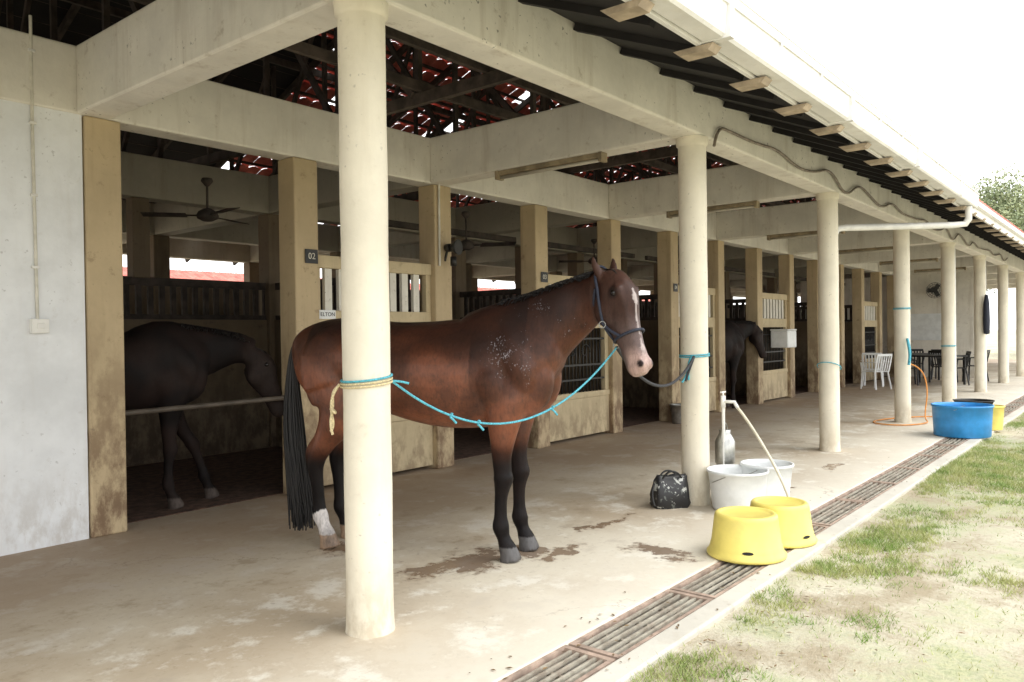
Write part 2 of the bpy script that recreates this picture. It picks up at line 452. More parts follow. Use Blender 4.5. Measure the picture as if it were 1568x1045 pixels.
while yy<14.6:
    x=X0
    while x<X1:
        ya,yb_=yy,yy+.66
        if yy<RY-.7: keep=(x<3.4) or noise.noise(Vector((x*.45,yy*.5,9)))>-.08 or yy<4.2
        elif yy>RY: keep=(x<7.0) and noise.noise(Vector((x*.6,yy*.8,2)))>-.3
        else: keep=False
        if keep: ul.quad([(x,ya,rz(ya)-.058),(x+.86,ya,rz(ya)-.058),(x+.86,yb_,rz(yb_)-.058),(x,yb_,rz(yb_)-.058)])
        x+=.86
    yy+=.66
ul.obj('roof_shade_sheets',[M_roofshade],bld)  # near-black sheets added below the tiles to paint the void's shade
r=MB()
y=2.1
while y<9.1:
    r.box(X0,X1,y-.02,y+.02,rz(y)-.055,rz(y)-.012)
    y2=2*RY-y; r.box(X0,X1,y2-.02,y2+.02,rz(y)-.055,rz(y)-.012); y+=tl
x=X0+.3; kk=0
while x<X1:
    r.bar((x,2.0,rz(2.0)-.12),(x,RY,rz(RY)-.12),.05,.10)
    if kk%2==0: r.bar((x,RY,rz(RY)-.12),(x,2*RY-2.0,rz(2.0)-.12),.05,.10)
    x+=.57; kk+=1
for x in [2.54+1.79*k-.895 for k in range(-4,21)]:
    r.bar((x,3.0,3.68),(x,15.2,3.68),.06,.11)
    for y in (4.2,5.4,6.6,7.9,9.15,10.4,11.6):
        r.bar((x+.04,y,3.7),(x+.04,y,rz(y)-.15),.045,.06)
    for a,bb in ((4.2,5.4),(5.4,6.6),(6.6,7.9),(10.4,9.15),(11.6,10.4)):
        r.bar((x-.04,a,3.72),(x-.04,bb,rz(bb)-.2),.045,.06)
for y in (3.9,4.8,5.6,7.3,8.2,10.2,11.6): r.bar((X0,y,rz(y)-.22),(X1,y,rz(y)-.22),.05,.10)
for y in (4.5,5.3,7.6): r.bar((X0,y,3.78),(X1,y,3.78),.05,.09)
r.obj('roof_timbers',[M_wood],bld)
s=MB()
o=[(X0,1.98,rz(1.98)-.19),(X1,1.98,rz(1.98)-.19),(X1,2.875,rz(2.875)-.19),(X0,2.875,rz(2.875)-.19)]
s.quad(o); s.quad([(a,b_,c_+.02) for a,b_,c_ in o])
for k in range(76):
    x=X0+.3+k*.57; s.bar((x,2.0,rz(2.0)-.215),(x,2.87,rz(2.87)-.215),.05,.045)
s.obj('eave_soffit_shade',[M_roofshade],bld)  # near-black sheet and bars stand for the shaded underside of the tiles
gt=MB(); XG=11.9
prof=[(1.90,3.21),(1.90,3.045),(1.885,3.03),(1.775,3.03),(1.76,3.045),(1.745,3.20),(1.735,3.20),(1.735,3.212),(1.757,3.212),(1.772,3.055),(1.885,3.05),(1.89,3.21)]
for k in range(len(prof)):
    a=prof[k];bq=prof[(k+1)%len(prof)]
    gt.quad([(X0,a[0],a[1]),(XG,a[0],a[1]),(XG,bq[0],bq[1]),(X0,bq[0],bq[1])])
gt.quad([(XG,1.90,3.21),(XG,1.90,3.03),(XG,1.76,3.03),(XG,1.745,3.21)])
gt.box(X0,XG,1.905,1.93,3.02,3.215)
gt.box(XG+.05,X1,1.86,1.89,3.0,3.17); gt.box(XG+.05,X1,1.80,1.858,3.10,3.165)
x=X0+.2
while x<XG:
    gt.box(x,x+.02,1.735,1.90,3.213,3.222); gt.box(x+.001,x+.019,1.728,1.734,3.17,3.222); x+=.75
for xx in range(-1,6):
    x=xx*2.2-.4
    gt.box(x,x+.05,1.729,1.905,3.024,3.215)
gt.obj('gutter',[M_gutter],bld)
curve('gutter_rod',[[(X0,1.72,3.245),(XG-.2,1.72,3.245)]],.006,M_pipe,bld,False)
bk=MB(); x=X0+.2
while x<X1:
    o=[(1.83,3.018),(1.86,2.985),(2.03,2.985),(2.07,3.018)]
    for q in range(len(o)):
        a=o[q];b2=o[(q+1)%len(o)]
        bk.quad([(x,a[0],a[1]),(x+.11,a[0],a[1]),(x+.11,b2[0],b2[1]),(x,b2[0],b2[1])])
    bk.quad([(x,a,b2) for a,b2 in o]); bk.quad([(x+.11,a,b2) for a,b2 in reversed(o)])
    x+=.75
bk.obj('eave_brackets',[M_fasc],bld)
curve('rain_pipe',[[(11.6,1.82,3.02),(11.6,1.82,2.86),(11.6,1.86,2.80),(11.45,1.98,2.78),(10.05,2.90,2.70),(9.92,2.96,2.68),(9.88,2.98,2.6)],[(9.88,2.98,2.62),(9.88,2.98,.0)]],.042,M_pipe,bld,False)
curve('rain_pipe_far',[[(17.1,2.95,3.0),(17.1,2.95,0)],[(20.7,2.95,3.0),(20.7,2.95,0)],[(24.3,2.95,3.0),(24.3,2.95,0)]],.042,M_pipe,bld,False)
pts=[(6.25,2.86,3.02),(6.3,2.855,3.2)]
x=6.6;k=0
while x<24:
    pts.append((x,2.85,3.30-.14*math.sin(k*1.3)**2-(.12 if k%3==0 else 0)+random.uniform(-.03,.03))); x+=.55;k+=1
curve('beam_cable',[pts],.013,M_cable,bld)
curve('wall_conduit',[[(2.13,6.0,3.7),(2.13,6.0,2.9),(2.14,6.0,1.60)]],.011,M_conduit,bld,False)
sw=MB(); sw.box(2.09,2.20,5.955,6.012,1.50,1.60); sw.box(2.12,2.17,5.945,5.955,1.53,1.57)
for z in (3.45,2.95,2.45,1.95): sw.box(2.11,2.155,5.988,6.012,z,z+.02)
sw.obj('wall_switch',[M_pipe],None,bevel=.004)
curve('pillar_conduit',[[(6.14,5.99,3.6),(6.14,5.975,3.3),(6.10,5.97,3.05),(6.10,5.97,2.85),(6.10,5.972,2.2)]],.012,M_conduit,bld)

nb=empty('neighbouring_stable')
w=MB(); w.box(-10,60,27,33,0,2.5); w.obj('walls',[M_cream],nb)
w=MB()
for k in range(280):
    x=-10+k*.25
    w.quad([(x,25.8,2.5),(x+.125,25.8,2.54),(x+.125,30,4.2),(x,30,4.16)]); w.quad([(x+.125,25.8,2.54),(x+.25,25.8,2.5),(x+.25,30,4.16),(x+.125,30,4.2)])
w.quad([(-10,30,4.18),(60,30,4.18),(60,34.2,2.5),(-10,34.2,2.5)]); w.obj('roof',[M_tile],nb)
w=MB(); w.box(-10,60,25.7,25.78,2.3,2.5); w.obj('fascia',[M_gutter],nb)

# ------------------------------------------------------------------ small fixtures
def fan(x,y,z,rot,L=.62,rod=.38,tilt=9):
    e=empty('ceiling_fan',(x,y,z)); m=MB()
    m.cyl((0,0,.06),(0,0,rod),.012); m.lathe((0,0,0),[(0,-.06),(.05,-.055),(.10,-.03),(.11,0),(.09,.04),(.04,.07),(0,.08)],24)
    m.lathe((0,0,rod-.05),[(.0,.05),(.05,.05),(.06,.02),(.02,-.03),(0,-.03)],20)
    m.obj('motor',[M_darkslat],e)
    m=MB()
    for k in range(3):
        Mx=Matrix.Rotation(rot+k*2.0944,4,'Z')@Matrix.Rotation(R(tilt),4,'X')
        m.box(.1,.22,-.02,.02,-.004,.004,0,Mx); m.box(.2,L,-.065,.065,-.004,.004,0,Mx)
    m.obj('blades',[M_darkslat],e,bevel=.003)
fan(4.25,7.45,2.70,.4); fan(7.6,6.95,2.62,1.0,.66,.44,28); fan(11.49,7.5,2.70,.2); fan(15.1,7.5,2.7,.9)
def flamp(x,y,z):
    e=empty('fluorescent_lamp',(x,y,z)); m=MB(); m.box(-.035,.035,-.62,.62,-.045,.0); m.box(-.05,.05,-.63,-.59,-.085,0); m.box(-.05,.05,.59,.63,-.085,0)
    m.obj('batten',[M_lamp],e,bevel=.004); m=MB(); m.cyl((0,-.59,-.065),(0,.59,-.065),.016); m.obj('tube',[M_tube],e)
for k,x in enumerate(XS):
    if 5<x<25: flamp(x-.08,4.45,3.083)
def wallfan(x,y,z,sc=1):
    e=empty('wall_fan',(x,y,z)); e.scale=(sc,)*3; m=MB()
    for rr in (.05,.1,.15,.19):
        n=24
        for i in range(n):
            a=6.283*i/n;b_=6.283*(i+1)/n
            m.cyl((-.1,rr*math.cos(a),rr*math.sin(a)),(-.1,rr*math.cos(b_),rr*math.sin(b_)),.005,seg=5)
    for i in range(16):
        a=6.283*i/16; m.cyl((-.12,.02*math.cos(a),.02*math.sin(a)),(-.08,.2*math.cos(a),.2*math.sin(a)),.003,seg=5)
    for i in range(3):
        Mx=Matrix.Rotation(i*2.094,4,'X'); m.box(-.09,-.08,.02,.17,-.05,.05,0,Mx)
    m.cyl((-.08,0,0),(.06,0,0),.06); m.cyl((.04,0,0),(.14,0,-.1),.015)
    m.obj('cage',[M_iron],e); e.rotation_euler=(0,R(-10),R(25))
wallfan(26.0,5.0,2.6,1.2)
e=empty('horn_speaker',(6.20,5.90,2.40)); m=MB()
m.cyl((0,0,0),(.02,-.10,.0),.03,.085,18); m.cyl((0,.06,0),(0,0,0),.045,.045,14); m.bar((0,.05,-.02),(0,.09,-.14),.02,.02); m.cyl((.01,-.03,-.20),(.01,-.03,-.10),.035,.035,14)
m.obj('horn',[M_iron],e)

def sign(x,z,w,h,txt,dark=False,y=5.98):
    e=empty('stall_sign',(x,y,z)); m=MB(); m.box(-w/2,w/2,-.006,0,-h/2,h/2); m.obj('plate',[M_blackp if dark else M_whitep],e,bevel=.002)
    c=bpy.data.curves.new('text','FONT'); c.body=txt; c.size=h*.62; c.align_x='CENTER'; c.align_y='CENTER'; c.extrude=.001
    c.materials.append(M_conduit if dark else M_blackp)
    o=bpy.data.objects.new('lettering',c); o.rotation_euler=(R(90),0,0); o.location=(0,-.0085,0); link(o,e)
sign(4.43,2.19,.14,.13,'02',True); sign(4.65,1.66,.19,.085,'ELTON',False,6.045)
sign(8.0,2.17,.14,.13,'03',True); sign(11.55,2.17,.14,.13,'04',True)
curve('stall_rail',[[(2.67,6.12,.88),(4.25,6.12,.90)]],.022,M_rail,None,False)
w=MB(); w.box(26.17,26.2,4.6,5.8,1.1,1.9); o=w.obj('whiteboard',[M_whitep],None,bevel=.004)
w=MB(); w.lathe((0,0,0),[(0,0),(.15,0),(.16,.02),(.15,.04)],24)
o=w.obj('wall_clock',[M_whitep],None); o.rotation_euler=(0,R(-90),0); o.location=(26.19,4.7,2.35)

def coils(cx,cy,z,n,mat,name,tilt=.0,r=.125):
    pts=[]
    for k in range(n*20+1):
        a=k/20*6.283; pts.append((cx+r*math.cos(a),cy+r*math.sin(a),z+.015*k/20+tilt*math.cos(a)))
    return curve(name,[pts],.0055,mat)
coils(2.54,3.0,1.205,2,M_tanrope,'tied_rope',.01)
coils(2.54,3.0,1.235,1,M_cyanrope,'tied_rope',.012)
coils(6.12,3.0,1.235,2,M_cyanrope,'tied_rope',.005)
coils(9.7,3.0,1.0,1,M_cyanrope,'tied_rope',-.06,.135)
coils(13.28,3.0,1.75,2,M_cyanrope,'tied_rope',.0)
coils(16.86,3.0,1.1,2,M_cyanrope,'tied_rope',.0)
lx,ly=2.54-.10,3.0+.085
curve('loose_rope',[[(lx,ly,1.21),(lx-.03,ly+.02,1.19),(lx-.025,ly+.02,1.10),(lx-.04,ly+.03,1.02),(lx-.03,ly+.02,.97)],
 [(lx,ly,1.215),(lx-.04,ly+.01,1.17),(lx-.03,ly+.03,1.08),(lx-.02,ly+.02,1.01),(lx-.035,ly+.03,.985)],
 [(lx-.03,ly+.02,1.10),(lx-.045,ly+.0,1.09),(lx-.03,ly-.005,1.075),(lx-.015,ly+.02,1.085),(lx-.035,ly+.03,1.10)]],.007,M_tanrope)

# ------------------------------------------------------------------ buckets etc.
def bucket_over(name,x,y,rot=0,s=1):
    e=empty(name,(x,y,.004)); e.rotation_euler=(0,0,rot); e.scale=(s,s,s)
    m=MB(); m.lathe((0,0,0),[(.225,.0),(.243,.0),(.25,.008),(.25,.022),(.236,.034),(.232,.05),(.228,.055),(.226,.075),(.221,.08),(.200,.245),(.196,.262),(.186,.272),(.168,.275),(.160,.268),(.150,.262),(.0,.262)],56)
    m.obj('shell',[M_yellow],e)
    m=MB()
    for a in (0,2.1,4.2):
        Mx=Matrix.Rotation(a,4,'Z')
        n=14; vs=[Mx@Vector((.2305,.035*math.cos(t*6.283/n),.064+.011*math.sin(t*6.283/n))) for t in range(n)]
        m.quad(vs)
    m.obj('hand_slot',[M_blackp],e)
bucket_over('feed_bucket',4.875,2.04,R(205)); bucket_over('feed_bucket',5.36,2.0,R(250),.97)
def tub(name,x,y,r0,r1,h,mat,rim=.012):
    e=empty(name,(x,y,.004)); m=MB()
    m.lathe((0,0,0),[(0,0),(r0*.97,0),(r0,.01),(r0+(r1-r0)*.5,h*.5),(r1,h*.93),(r1+rim,h*.94),(r1+rim,h),(r1-.004,h),(r1-.006,h*.9),(r0-.008,.012),(0,.012)],48)
    m.obj('shell',[mat],e)
    curve('handle',[[(r1*math.cos(a),r1*math.sin(a)*.9,h*.9-(.10 if 0<a<3.1 else 0)*math.sin(a)) for a in [math.pi*k/10 for k in range(11)]]],.004,M_metal,e)
    return e
tub('white_tub',6.10,2.62,.20,.235,.32,M_whitep); tub('white_bucket',6.42,2.50,.17,.205,.34,M_whitep)
tub('blue_tub',12.0,1.98,.34,.36,.42,M_bluep); tub('yellow_bucket',12.95,1.78,.15,.17,.34,M_yellow)
tub('black_basin',15.3,2.35,.22,.30,.22,M_blackp); tub('grey_bucket',11.3,5.8,.12,.15,.30,M_metal)
e=empty('metal_can',(6.40,2.86,.0)); m=MB()
m.lathe((0,0,.30),[(0,0),(.075,0),(.085,.02),(.085,.2),(.06,.25),(.045,.27),(.05,.30),(.0,.30)],28); m.obj('body',[M_metal],e)
curve('handle',[[(-.07,0,.52),(-.06,0,.62),(0,0,.67),(.06,0,.62),(.07,0,.52)]],.004,M_metal,e)
curve('stand_pipe',[[(0,0,0),(0,0,.30)]],.03,M_pipe,e,False)
e=empty('water_tap',(6.33,2.84,0)); curve('riser',[[(0,0,0),(0,0,.84)]],.014,M_pipe,e,False)
m=MB(); m.cyl((0,0,.80),(0,0,.90),.02); m.cyl((0,0,.85),(0,-.11,.85),.013); m.cyl((0,-.10,.85),(0,-.13,.80),.014); m.cyl((0,0,.9),(0,0,.93),.008); m.box(-.04,.04,-.008,.008,.925,.937)
m.obj('faucet',[M_pipe],e)
curve('cream_hose',[[(6.33,2.71,.80),(6.34,2.66,.74),(6.22,2.45,.52),(6.06,2.22,.25),(5.98,2.15,.14)]],.012,M_hose)
def bag_mat():
    t=NT('patterned_bag'); n=t.noise(14,3,.6)
    c=t.mix(t.ramp(n,.60,.62),(.018,.018,.02),(.45,.46,.43)); c=t.mix(t.ramp(t.noise(30,2),.60,.63),c,(.12,.13,.12))
    return t.out(c,.45)
e=empty('tote_bag',(5.86,3.1,0)); e.rotation_euler=(0,0,R(-40)); m=MB()
N=32;rings=[(.0,.15,.085),(.03,.165,.10),(.10,.155,.10),(.16,.15,.085),(.21,.14,.06),(.25,.14,.035),(.262,.135,.025)]
for z,a,b_ in rings:
    for i in range(N):
        t=6.283*i/N; cc,ss_=math.cos(t),math.sin(t)
        k=1+.16*noise.noise(Vector((cc*2,ss_*2,z*14)))
        m.v.append((a*k*math.copysign(abs(cc)**.6,cc),b_*k*math.copysign(abs(ss_)**.6,ss_),z+(.02*noise.noise(Vector((cc*2,ss_*2,3))) if z>.2 else 0)))
for k in range(len(rings)-1):
    for i in range(N):
        j=(i+1)%N; m.f.append((k*N+i,k*N+j,(k+1)*N+j,(k+1)*N+i)); m.m.append(0); m.sm.append(True)
m.f.append(tuple((len(rings)-1)*N+i for i in range(N))); m.m.append(0); m.sm.append(True)
m.obj('body',[bag_mat()],e)
curve('handles',[[(-.09,-.03,.23),(-.06,-.07,.31),(.04,-.08,.30),(.09,-.03,.23)],[(-.09,.03,.23),(-.05,.06,.29),(.05,.05,.29),(.09,.03,.23)],[(-.15,-.02,.2),(-.2,-.06,.12),(-.17,-.08,.03)]],.008,M_blackp,e)
curve('garden_hose',[[(13.5,2.95,.9),(13.62,2.8,.85),(13.6,2.7,.5),(13.5,2.75,.05),(13.2,2.6,.015),(12.6,2.9,.015),(12.8,3.4,.015),(13.6,3.3,.015),(14.4,2.7,.015),(13.8,2.3,.015),(13.0,2.35,.015)]],.010,M_orange)
curve('hanging_rope',[[(13.15,2.9,1.3),(13.1,2.86,1.15),(13.13,2.86,1.0),(13.1,2.87,.9)],[(13.15,2.9,1.3),(13.13,2.84,1.1),(13.08,2.86,.95)]],.02,M_cyanrope)
m=MB()
for (x,y,a) in ((9.6,.55,.3),(9.75,.5,1.1),(9.85,.62,.2)):
    m.box(-.1,.1,-.05,.05,-.02,.045,0,Matrix.Translation((x,y,0))@Matrix.Rotation(a,4,'Z'))
m.obj('loose_bricks',[M_curb],None,bevel=.008)
m=MB(); m.box(-.7,.7,-.045,.045,-.02,.018,0,Matrix.Translation((8.6,.15,0))@Matrix.Rotation(R(-68),4,'Z')); m.obj('timber_plank',[M_rail])
m=MB(); m.box(-.3,.3,-.2,.2,-.02,.02,0,Matrix.Translation((7.5,-.35,0))@Matrix.Rotation(R(20),4,'Z')@Matrix.Rotation(R(3),4,'X')); m.obj('metal_sheet',[M_metal])

def chair(x,y,rot,mat):
    e=empty('plastic_chair',(x,y,0)); e.rotation_euler=(0,0,rot); m=MB()
    for sx in (-1,1):
        m.bar((sx*.22,-.22,0),(sx*.20,-.2,.43),.04,.03); m.bar((sx*.24,.26,0),(sx*.2,.2,.43),.04,.03)
        m.bar((sx*.21,.21,.42),(sx*.22,.30,.82),.045,.02); m.bar((sx*.25,-.2,.64),(sx*.24,.26,.66),.05,.02); m.bar((sx*.2,-.2,.42),(sx*.25,-.19,.64),.04,.02)
    m.box(-.22,.22,-.22,.22,.42,.44)
    for k in range(5):
        xx=-.14+.07*k; m.bar((xx,.22,.45),(xx*1.05,.30,.80),.035,.012)
    m.bar((-.23,.305,.83),(.23,.305,.83),.02,.06)
    m.obj('frame',[mat],e,bevel=.006)
for x,y,a,mt in ((20.3,5.2,150,M_whitep),(21.3,5.5,100,M_whitep),(23.6,4.3,60,M_blackp),(22.8,3.9,200,M_blackp),(25.0,4.6,90,M_blackp),(22.2,4.9,20,M_blackp),(24.3,3.7,170,M_blackp),(25.4,5.4,100,M_blackp)): chair(x,y,R(a),mt)
def table(x,y,a):
    e=empty('dining_table',(x,y,0)); e.rotation_euler=(0,0,R(a)); m=MB(); m.box(-.7,.7,-.45,.45,.72,.76)
    for sx in (-1,1):
        for sy in (-1,1): m.bar((sx*.6,sy*.38,0),(sx*.6,sy*.38,.72),.05,.05)
    m.obj('frame',[M_blackp],e,bevel=.006)
table(24.0,5.0,0); table(22.7,4.4,70)
m=MB(); m.box(-.25,.25,-.18,.18,0,.34); m.box(-.26,.26,-.19,.19,.342,.38); o=m.obj('white_coolbox',[M_whitep],None,bevel=.02); o.location=(16.0,5.85,1.1)
m=MB(); m.lathe((0,0,0),[(0,.9),(.07,.88),(.12,.7),(.14,.3),(.12,.02),(0,0)],12); o=m.obj('hanging_jacket',[M_halter],None); o.location=(20.3,2.85,1.3); o.scale=(.6,.5,1.0)

# ------------------------------------------------------------------ horses
def cr(p0,p1,p2,p3,t):
    return tuple(.5*((2*b)+(-a+c)*t+(2*a-5*b+4*c-d)*t*t+(-a+3*b-3*c+d)*t**3) for a,b,c,d in zip(p0,p1,p2,p3))
def dense(pts,sub):
    out=[]
    n=len(pts)
    for i in range(n-1):
        p0=pts[max(i-1,0)];p3=pts[min(i+2,n-1)]
        for k in range(sub): out.append(cr(p0,pts[i],pts[i+1],p3,k/sub))
    out.append(pts[-1]); return out
def tube(bm,pts,seg=24,sub=4):
    d=dense(pts,sub); rings=[]
    for i,p in enumerate(d):
        a=Vector(d[max(i-1,0)][:3]);b_=Vector(d[min(i+1,len(d)-1)][:3]); T=(b_-a).normalized()
        Sd=Vector((0,1,0)); Sd=(Sd-T*Sd.dot(T)).normalized(); N=T.cross(Sd)
        P=Vector(p[:3]); ra=max(p[3],.003); rb=max(p[4],.003)
        rings.append([bm.verts.new(P+N*ra*math.cos(2*math.pi*k/seg)+Sd*rb*math.sin(2*math.pi*k/seg)) for k in range(seg)])
    for r0,r1 in zip(rings,rings[1:]):
        for k in range(seg):
            j=(k+1)%seg; bm.faces.new((r0[k],r0[j],r1[j],r1[k]))
    bm.faces.new(list(reversed(rings[0]))); bm.faces.new(rings[-1])
def ss(a,b,x):
    t=max(0,min(1,(x-a)/(b-a))); return t*t*(3-2*t)
def mixc(a,b,t): return tuple(x*(1-t)+y*t for x,y in zip(a,b))

def build_horse(loc,rot,scale=1,low=0,turn=-34,dark=False,vox=.012,legdx=(0,0,0,0)):
    e=empty('horse',loc); e.rotation_euler=(0,0,rot); e.scale=(scale,)*3
    hz=-.40*low; hx=.03*low
    def bend(v):
        v=Vector(v)
        if v.x>1.62 and v.z>.5:
            w=ss(1.62,2.0,v.x); a=R(turn)*w; c=Vector((1.84,0,v.z)); 
            return c+Matrix.Rotation(a,3,'Z')@(v-c)
        return v
    def H(x,y,z): return (x+hx,y,z+hz)
    bm=bmesh.new()
    torso=[(-.285,1.27,.09,.06),(-.25,1.28,.20,.14),(-.15,1.285,.255,.22),(0,1.285,.29,.262),(.2,1.28,.30,.275),(.42,1.24,.31,.285),(.65,1.205,.34,.305),(.85,1.19,.36,.31),(1.05,1.20,.37,.285),(1.2,1.245,.395,.25),(1.35,1.26,.39,.225),(1.48,1.25,.31,.20),(1.56,1.22,.22,.165),(1.61,1.19,.10,.09)]
    tube(bm,[(x,0,z,a,b_) for x,z,a,b_ in torso],32,4)
    up=[(1.22,1.28,.38,.19),(1.40,1.40,.315,.165),(1.55,1.505,.24,.13),(1.72,1.61,.19,.105),(1.87,1.69,.155,.09),(1.99,1.74,.125,.08)]
    dn=[(1.22,1.32,.34,.18),(1.42,1.36,.285,.15),(1.60,1.39,.23,.12),(1.76,1.42-.0,.18,.105),(1.90,1.43,.145,.09),(2.03,1.40,.12,.08)]
    neck=[tuple(a*(1-low)+b*low for a,b in zip(p,q)) for p,q in zip(up,dn)]
    tube(bm,[(x,0,z,a,b_) for x,z,a,b_ in neck],28,4)
    for sy in (-1,1): tube(bm,[(1.45,sy*.09,1.34,.08,.06),(1.515,sy*.095,1.22,.10,.085),(1.49,sy*.10,1.06,.10,.08),(1.40,sy*.11,.98,.08,.06)],16,3)
    head=[(1.975,1.765,.085,.07),(2.02,1.74,.12,.088),(2.055,1.68,.145,.098),(2.08,1.60,.148,.092),(2.11,1.52,.125,.075),(2.15,1.44,.100,.062),(2.185,1.36,.086,.055),(2.215,1.29,.082,.060),(2.235,1.235,.074,.060),(2.25,1.195,.045,.042)]
    tube(bm,[(*H(x,0,z),a,b_) for x,z,a,b_ in head],24,4)
    for sy in (-1,1):
        tube(bm,[(*H(2.13,sy*.062,1.73),.03,.022),(*H(2.135,sy*.074,1.705),.036,.028),(*H(2.16,sy*.060,1.63),.028,.016),(*H(2.19,sy*.045,1.5),.018,.012)],12,3)
        tube(bm,[(*H(2.01,sy*.068,1.66),.06,.03),(*H(2.02,sy*.078,1.58),.085,.032),(*H(2.06,sy*.062,1.50),.05,.02)],14,3)
        tube(bm,[(*H(2.275,sy*.035,1.30),.012,.014),(*H(2.29,sy*.040,1.265),.02,.02),(*H(2.285,sy*.035,1.235),.012,.014)],10,3)
        tube(bm,[(*H(1.985,sy*.055,1.78),.03,.026),(*H(1.965,sy*.072,1.835),.034,.024),(*H(1.95,sy*.088,1.88),.026,.018),(*H(1.945,sy*.092,1.925),.008,.008)],12,3)
        tube(bm,[(1.26,sy*.10,1.52,.09,.06),(1.32,sy*.168,1.38,.10,.065),(1.42,sy*.182,1.22,.10,.065),(1.40,sy*.168,1.12,.09,.06)],16,3)
        tube(bm,[(1.10,sy*.17,1.30,.07,.05),(1.20,sy*.212,1.16,.11,.06),(1.27,sy*.18,1.02,.09,.06)],16,3)
        tube(bm,[(.12,sy*.16,1.42,.13,.08),(.02,sy*.205,1.28,.18,.08),(.05,sy*.205,1.12,.17,.08)],16,3)
        tube(bm,[(.30,sy*.17,1.22,.07,.07),(.27,sy*.205,1.08,.08,.07),(.22,sy*.19,.97,.08,.06)],14,3)
    front=[(1.36,.12,1.26,.17,.08),(1.325,.155,1.08,.155,.09),(1.30,.155,.94,.125,.085),(1.285,.15,.80,.09,.068),(1.275,.147,.67,.066,.056),(1.28,.145,.57,.060,.054),(1.284,.145,.525,.066,.058),(1.275,.145,.47,.052,.047),(1.266,.145,.40,.043,.036),(1.262,.145,.29,.044,.036),(1.263,.145,.215,.057,.047),(1.28,.145,.15,.043,.040),(1.298,.145,.10,.053,.053),(1.305,.145,.085,.057,.056)]
    hind=[(.14,.12,1.32,.24,.10),(.10,.165,1.12,.235,.10),(.13,.17,.98,.175,.095),(.09,.168,.86,.13,.08),(.015,.16,.75,.090,.062),(-.05,.155,.65,.072,.052),(-.078,.15,.58,.066,.050),(-.078,.148,.52,.056,.044),(-.068,.145,.42,.046,.038),(-.058,.142,.29,.046,.037),(-.052,.14,.22,.058,.046),(-.025,.14,.15,.045,.041),(-.005,.14,.10,.055,.053),(.0,.14,.085,.059,.056)]
    def leg(L,sy,dx,top):
        pts=[]
        for x,r_,z,a,b_ in L:
            k=1-ss(.15,top,z); pts.append((x+dx*k,sy*r_,z,a,b_))
        tube(bm,pts,20,4)
        x=pts[-1][0]; tube(bm,[(x,sy*.142,.095,.052,.052),(x+.012,sy*.142,.05,.064,.058),(x+.022,sy*.142,.0,.076,.065)],20,3)
    leg(front,-1,legdx[0],1.1); leg(front,1,.04+legdx[1],1.1); leg(hind,-1,legdx[2],1.2); leg(hind,1,legdx[3],1.2)
    for sy,dx in ((-1,legdx[2]),(1,legdx[3])):
        k=1-ss(.15,1.2,.64); tube(bm,[(-.06+dx*k,sy*.155,.75,.03,.02),(-.12+dx*k,sy*.155,.66,.03,.025),(-.115+dx*k,sy*.152,.58,.03,.025)],10,3)
    me=bpy.data.meshes.new('body'); bm.to_mesh(me); bm.free()
    o=bpy.data.objects.new('body_tmp',me); COL.objects.link(o)
    r_=o.modifiers.new('r','REMESH'); r_.mode='VOXEL'; r_.voxel_size=vox
    s_=o.modifiers.new('s','SMOOTH'); s_.factor=.5; s_.iterations=4 if vox<.015 else 3
    dg=bpy.context.evaluated_depsgraph_get(); dg.update()
    me2=bpy.data.meshes.new_from_object(o.evaluated_get(dg)); bpy.data.objects.remove(o)
    me2.name='body'
    ca=me2.color_attributes.new('coat','FLOAT_COLOR','POINT')
    RED=(.225,.072,.033);BRN=(.10,.036,.019);BLK=(.016,.010,.009);LEG=(.007,.0055,.006)
    cols=[];fcol=[]
    norms=[v.normal.copy() for v in me2.vertices]
    for v in me2.vertices:
        x,y,z=v.co; n1=noise.noise(Vector((x*4,y*4,z*4))); n2=noise.noise(Vector((x*17,y*17,z*17))); reg=0
        if dark:
            c=mixc((.008,.006,.006),(.022,.014,.012),ss(-.3,.5,n1))
            if x>1.95: c=mixc(c,(.035,.025,.022),.6)
            if z<.10: c=(.10,.08,.07)
        else:
            c=mixc(RED,BRN,ss(-.25,.45,n1)*.8)
            top=1.38 if x<1.1 else 1.26
            c=mixc(c,BLK,ss(top-.24,top+.16,z+.09*n1)*.86 if x<1.45 else 0)
            if x>=1.2 and x<2.0: c=mixc(c,mixc(BRN,BLK,ss(1.2,1.6,z-(x-1.4)*.35)),ss(1.05,1.35,z+.07*n1)*ss(1.2,1.45,x)*.85)
            if z>1.0 and x<-.1: c=mixc(c,RED,.3)
            c=mixc(c,(.34,.125,.06),.45*ss(.95,.85,z)*ss(.2,.4,x)*ss(1.2,1.0,x))
            zl=.68 if x>.7 else .62
            c=mixc(c,LEG,ss(zl+.14,zl-.04,z+.05*n1))
            hx0=x-hx;hz0=z-hz
            if x>1.9 and hz0>1.1 and hz0<1.95 and x>1.88+ (1.8-z)*.05:
                c=mixc((.09,.042,.03),BLK,.35+.3*n1)
                c=mixc(c,(.16,.105,.095),.6*ss(1.62,1.40,hz0+.04*n1)*ss(1.98,2.06,x))
                fr=norms[v.index].x
                bw=.005+.009*ss(1.43,1.33,hz0)+.014*ss(.05,.0,abs(hz0-1.66))
                if abs(y+.004)<bw+.006*n2 and fr>.35 and hz0<1.72: c=mixc(c,(.58,.50,.47),.65)
                c=mixc(c,(.56,.38,.33),ss(1.38,1.30,hz0+.02*n2)*ss(2.15,2.21,x)*.8)
                c=mixc(c,(.12,.095,.095),ss(2.22,2.17,x)*ss(1.33,1.25,hz0))
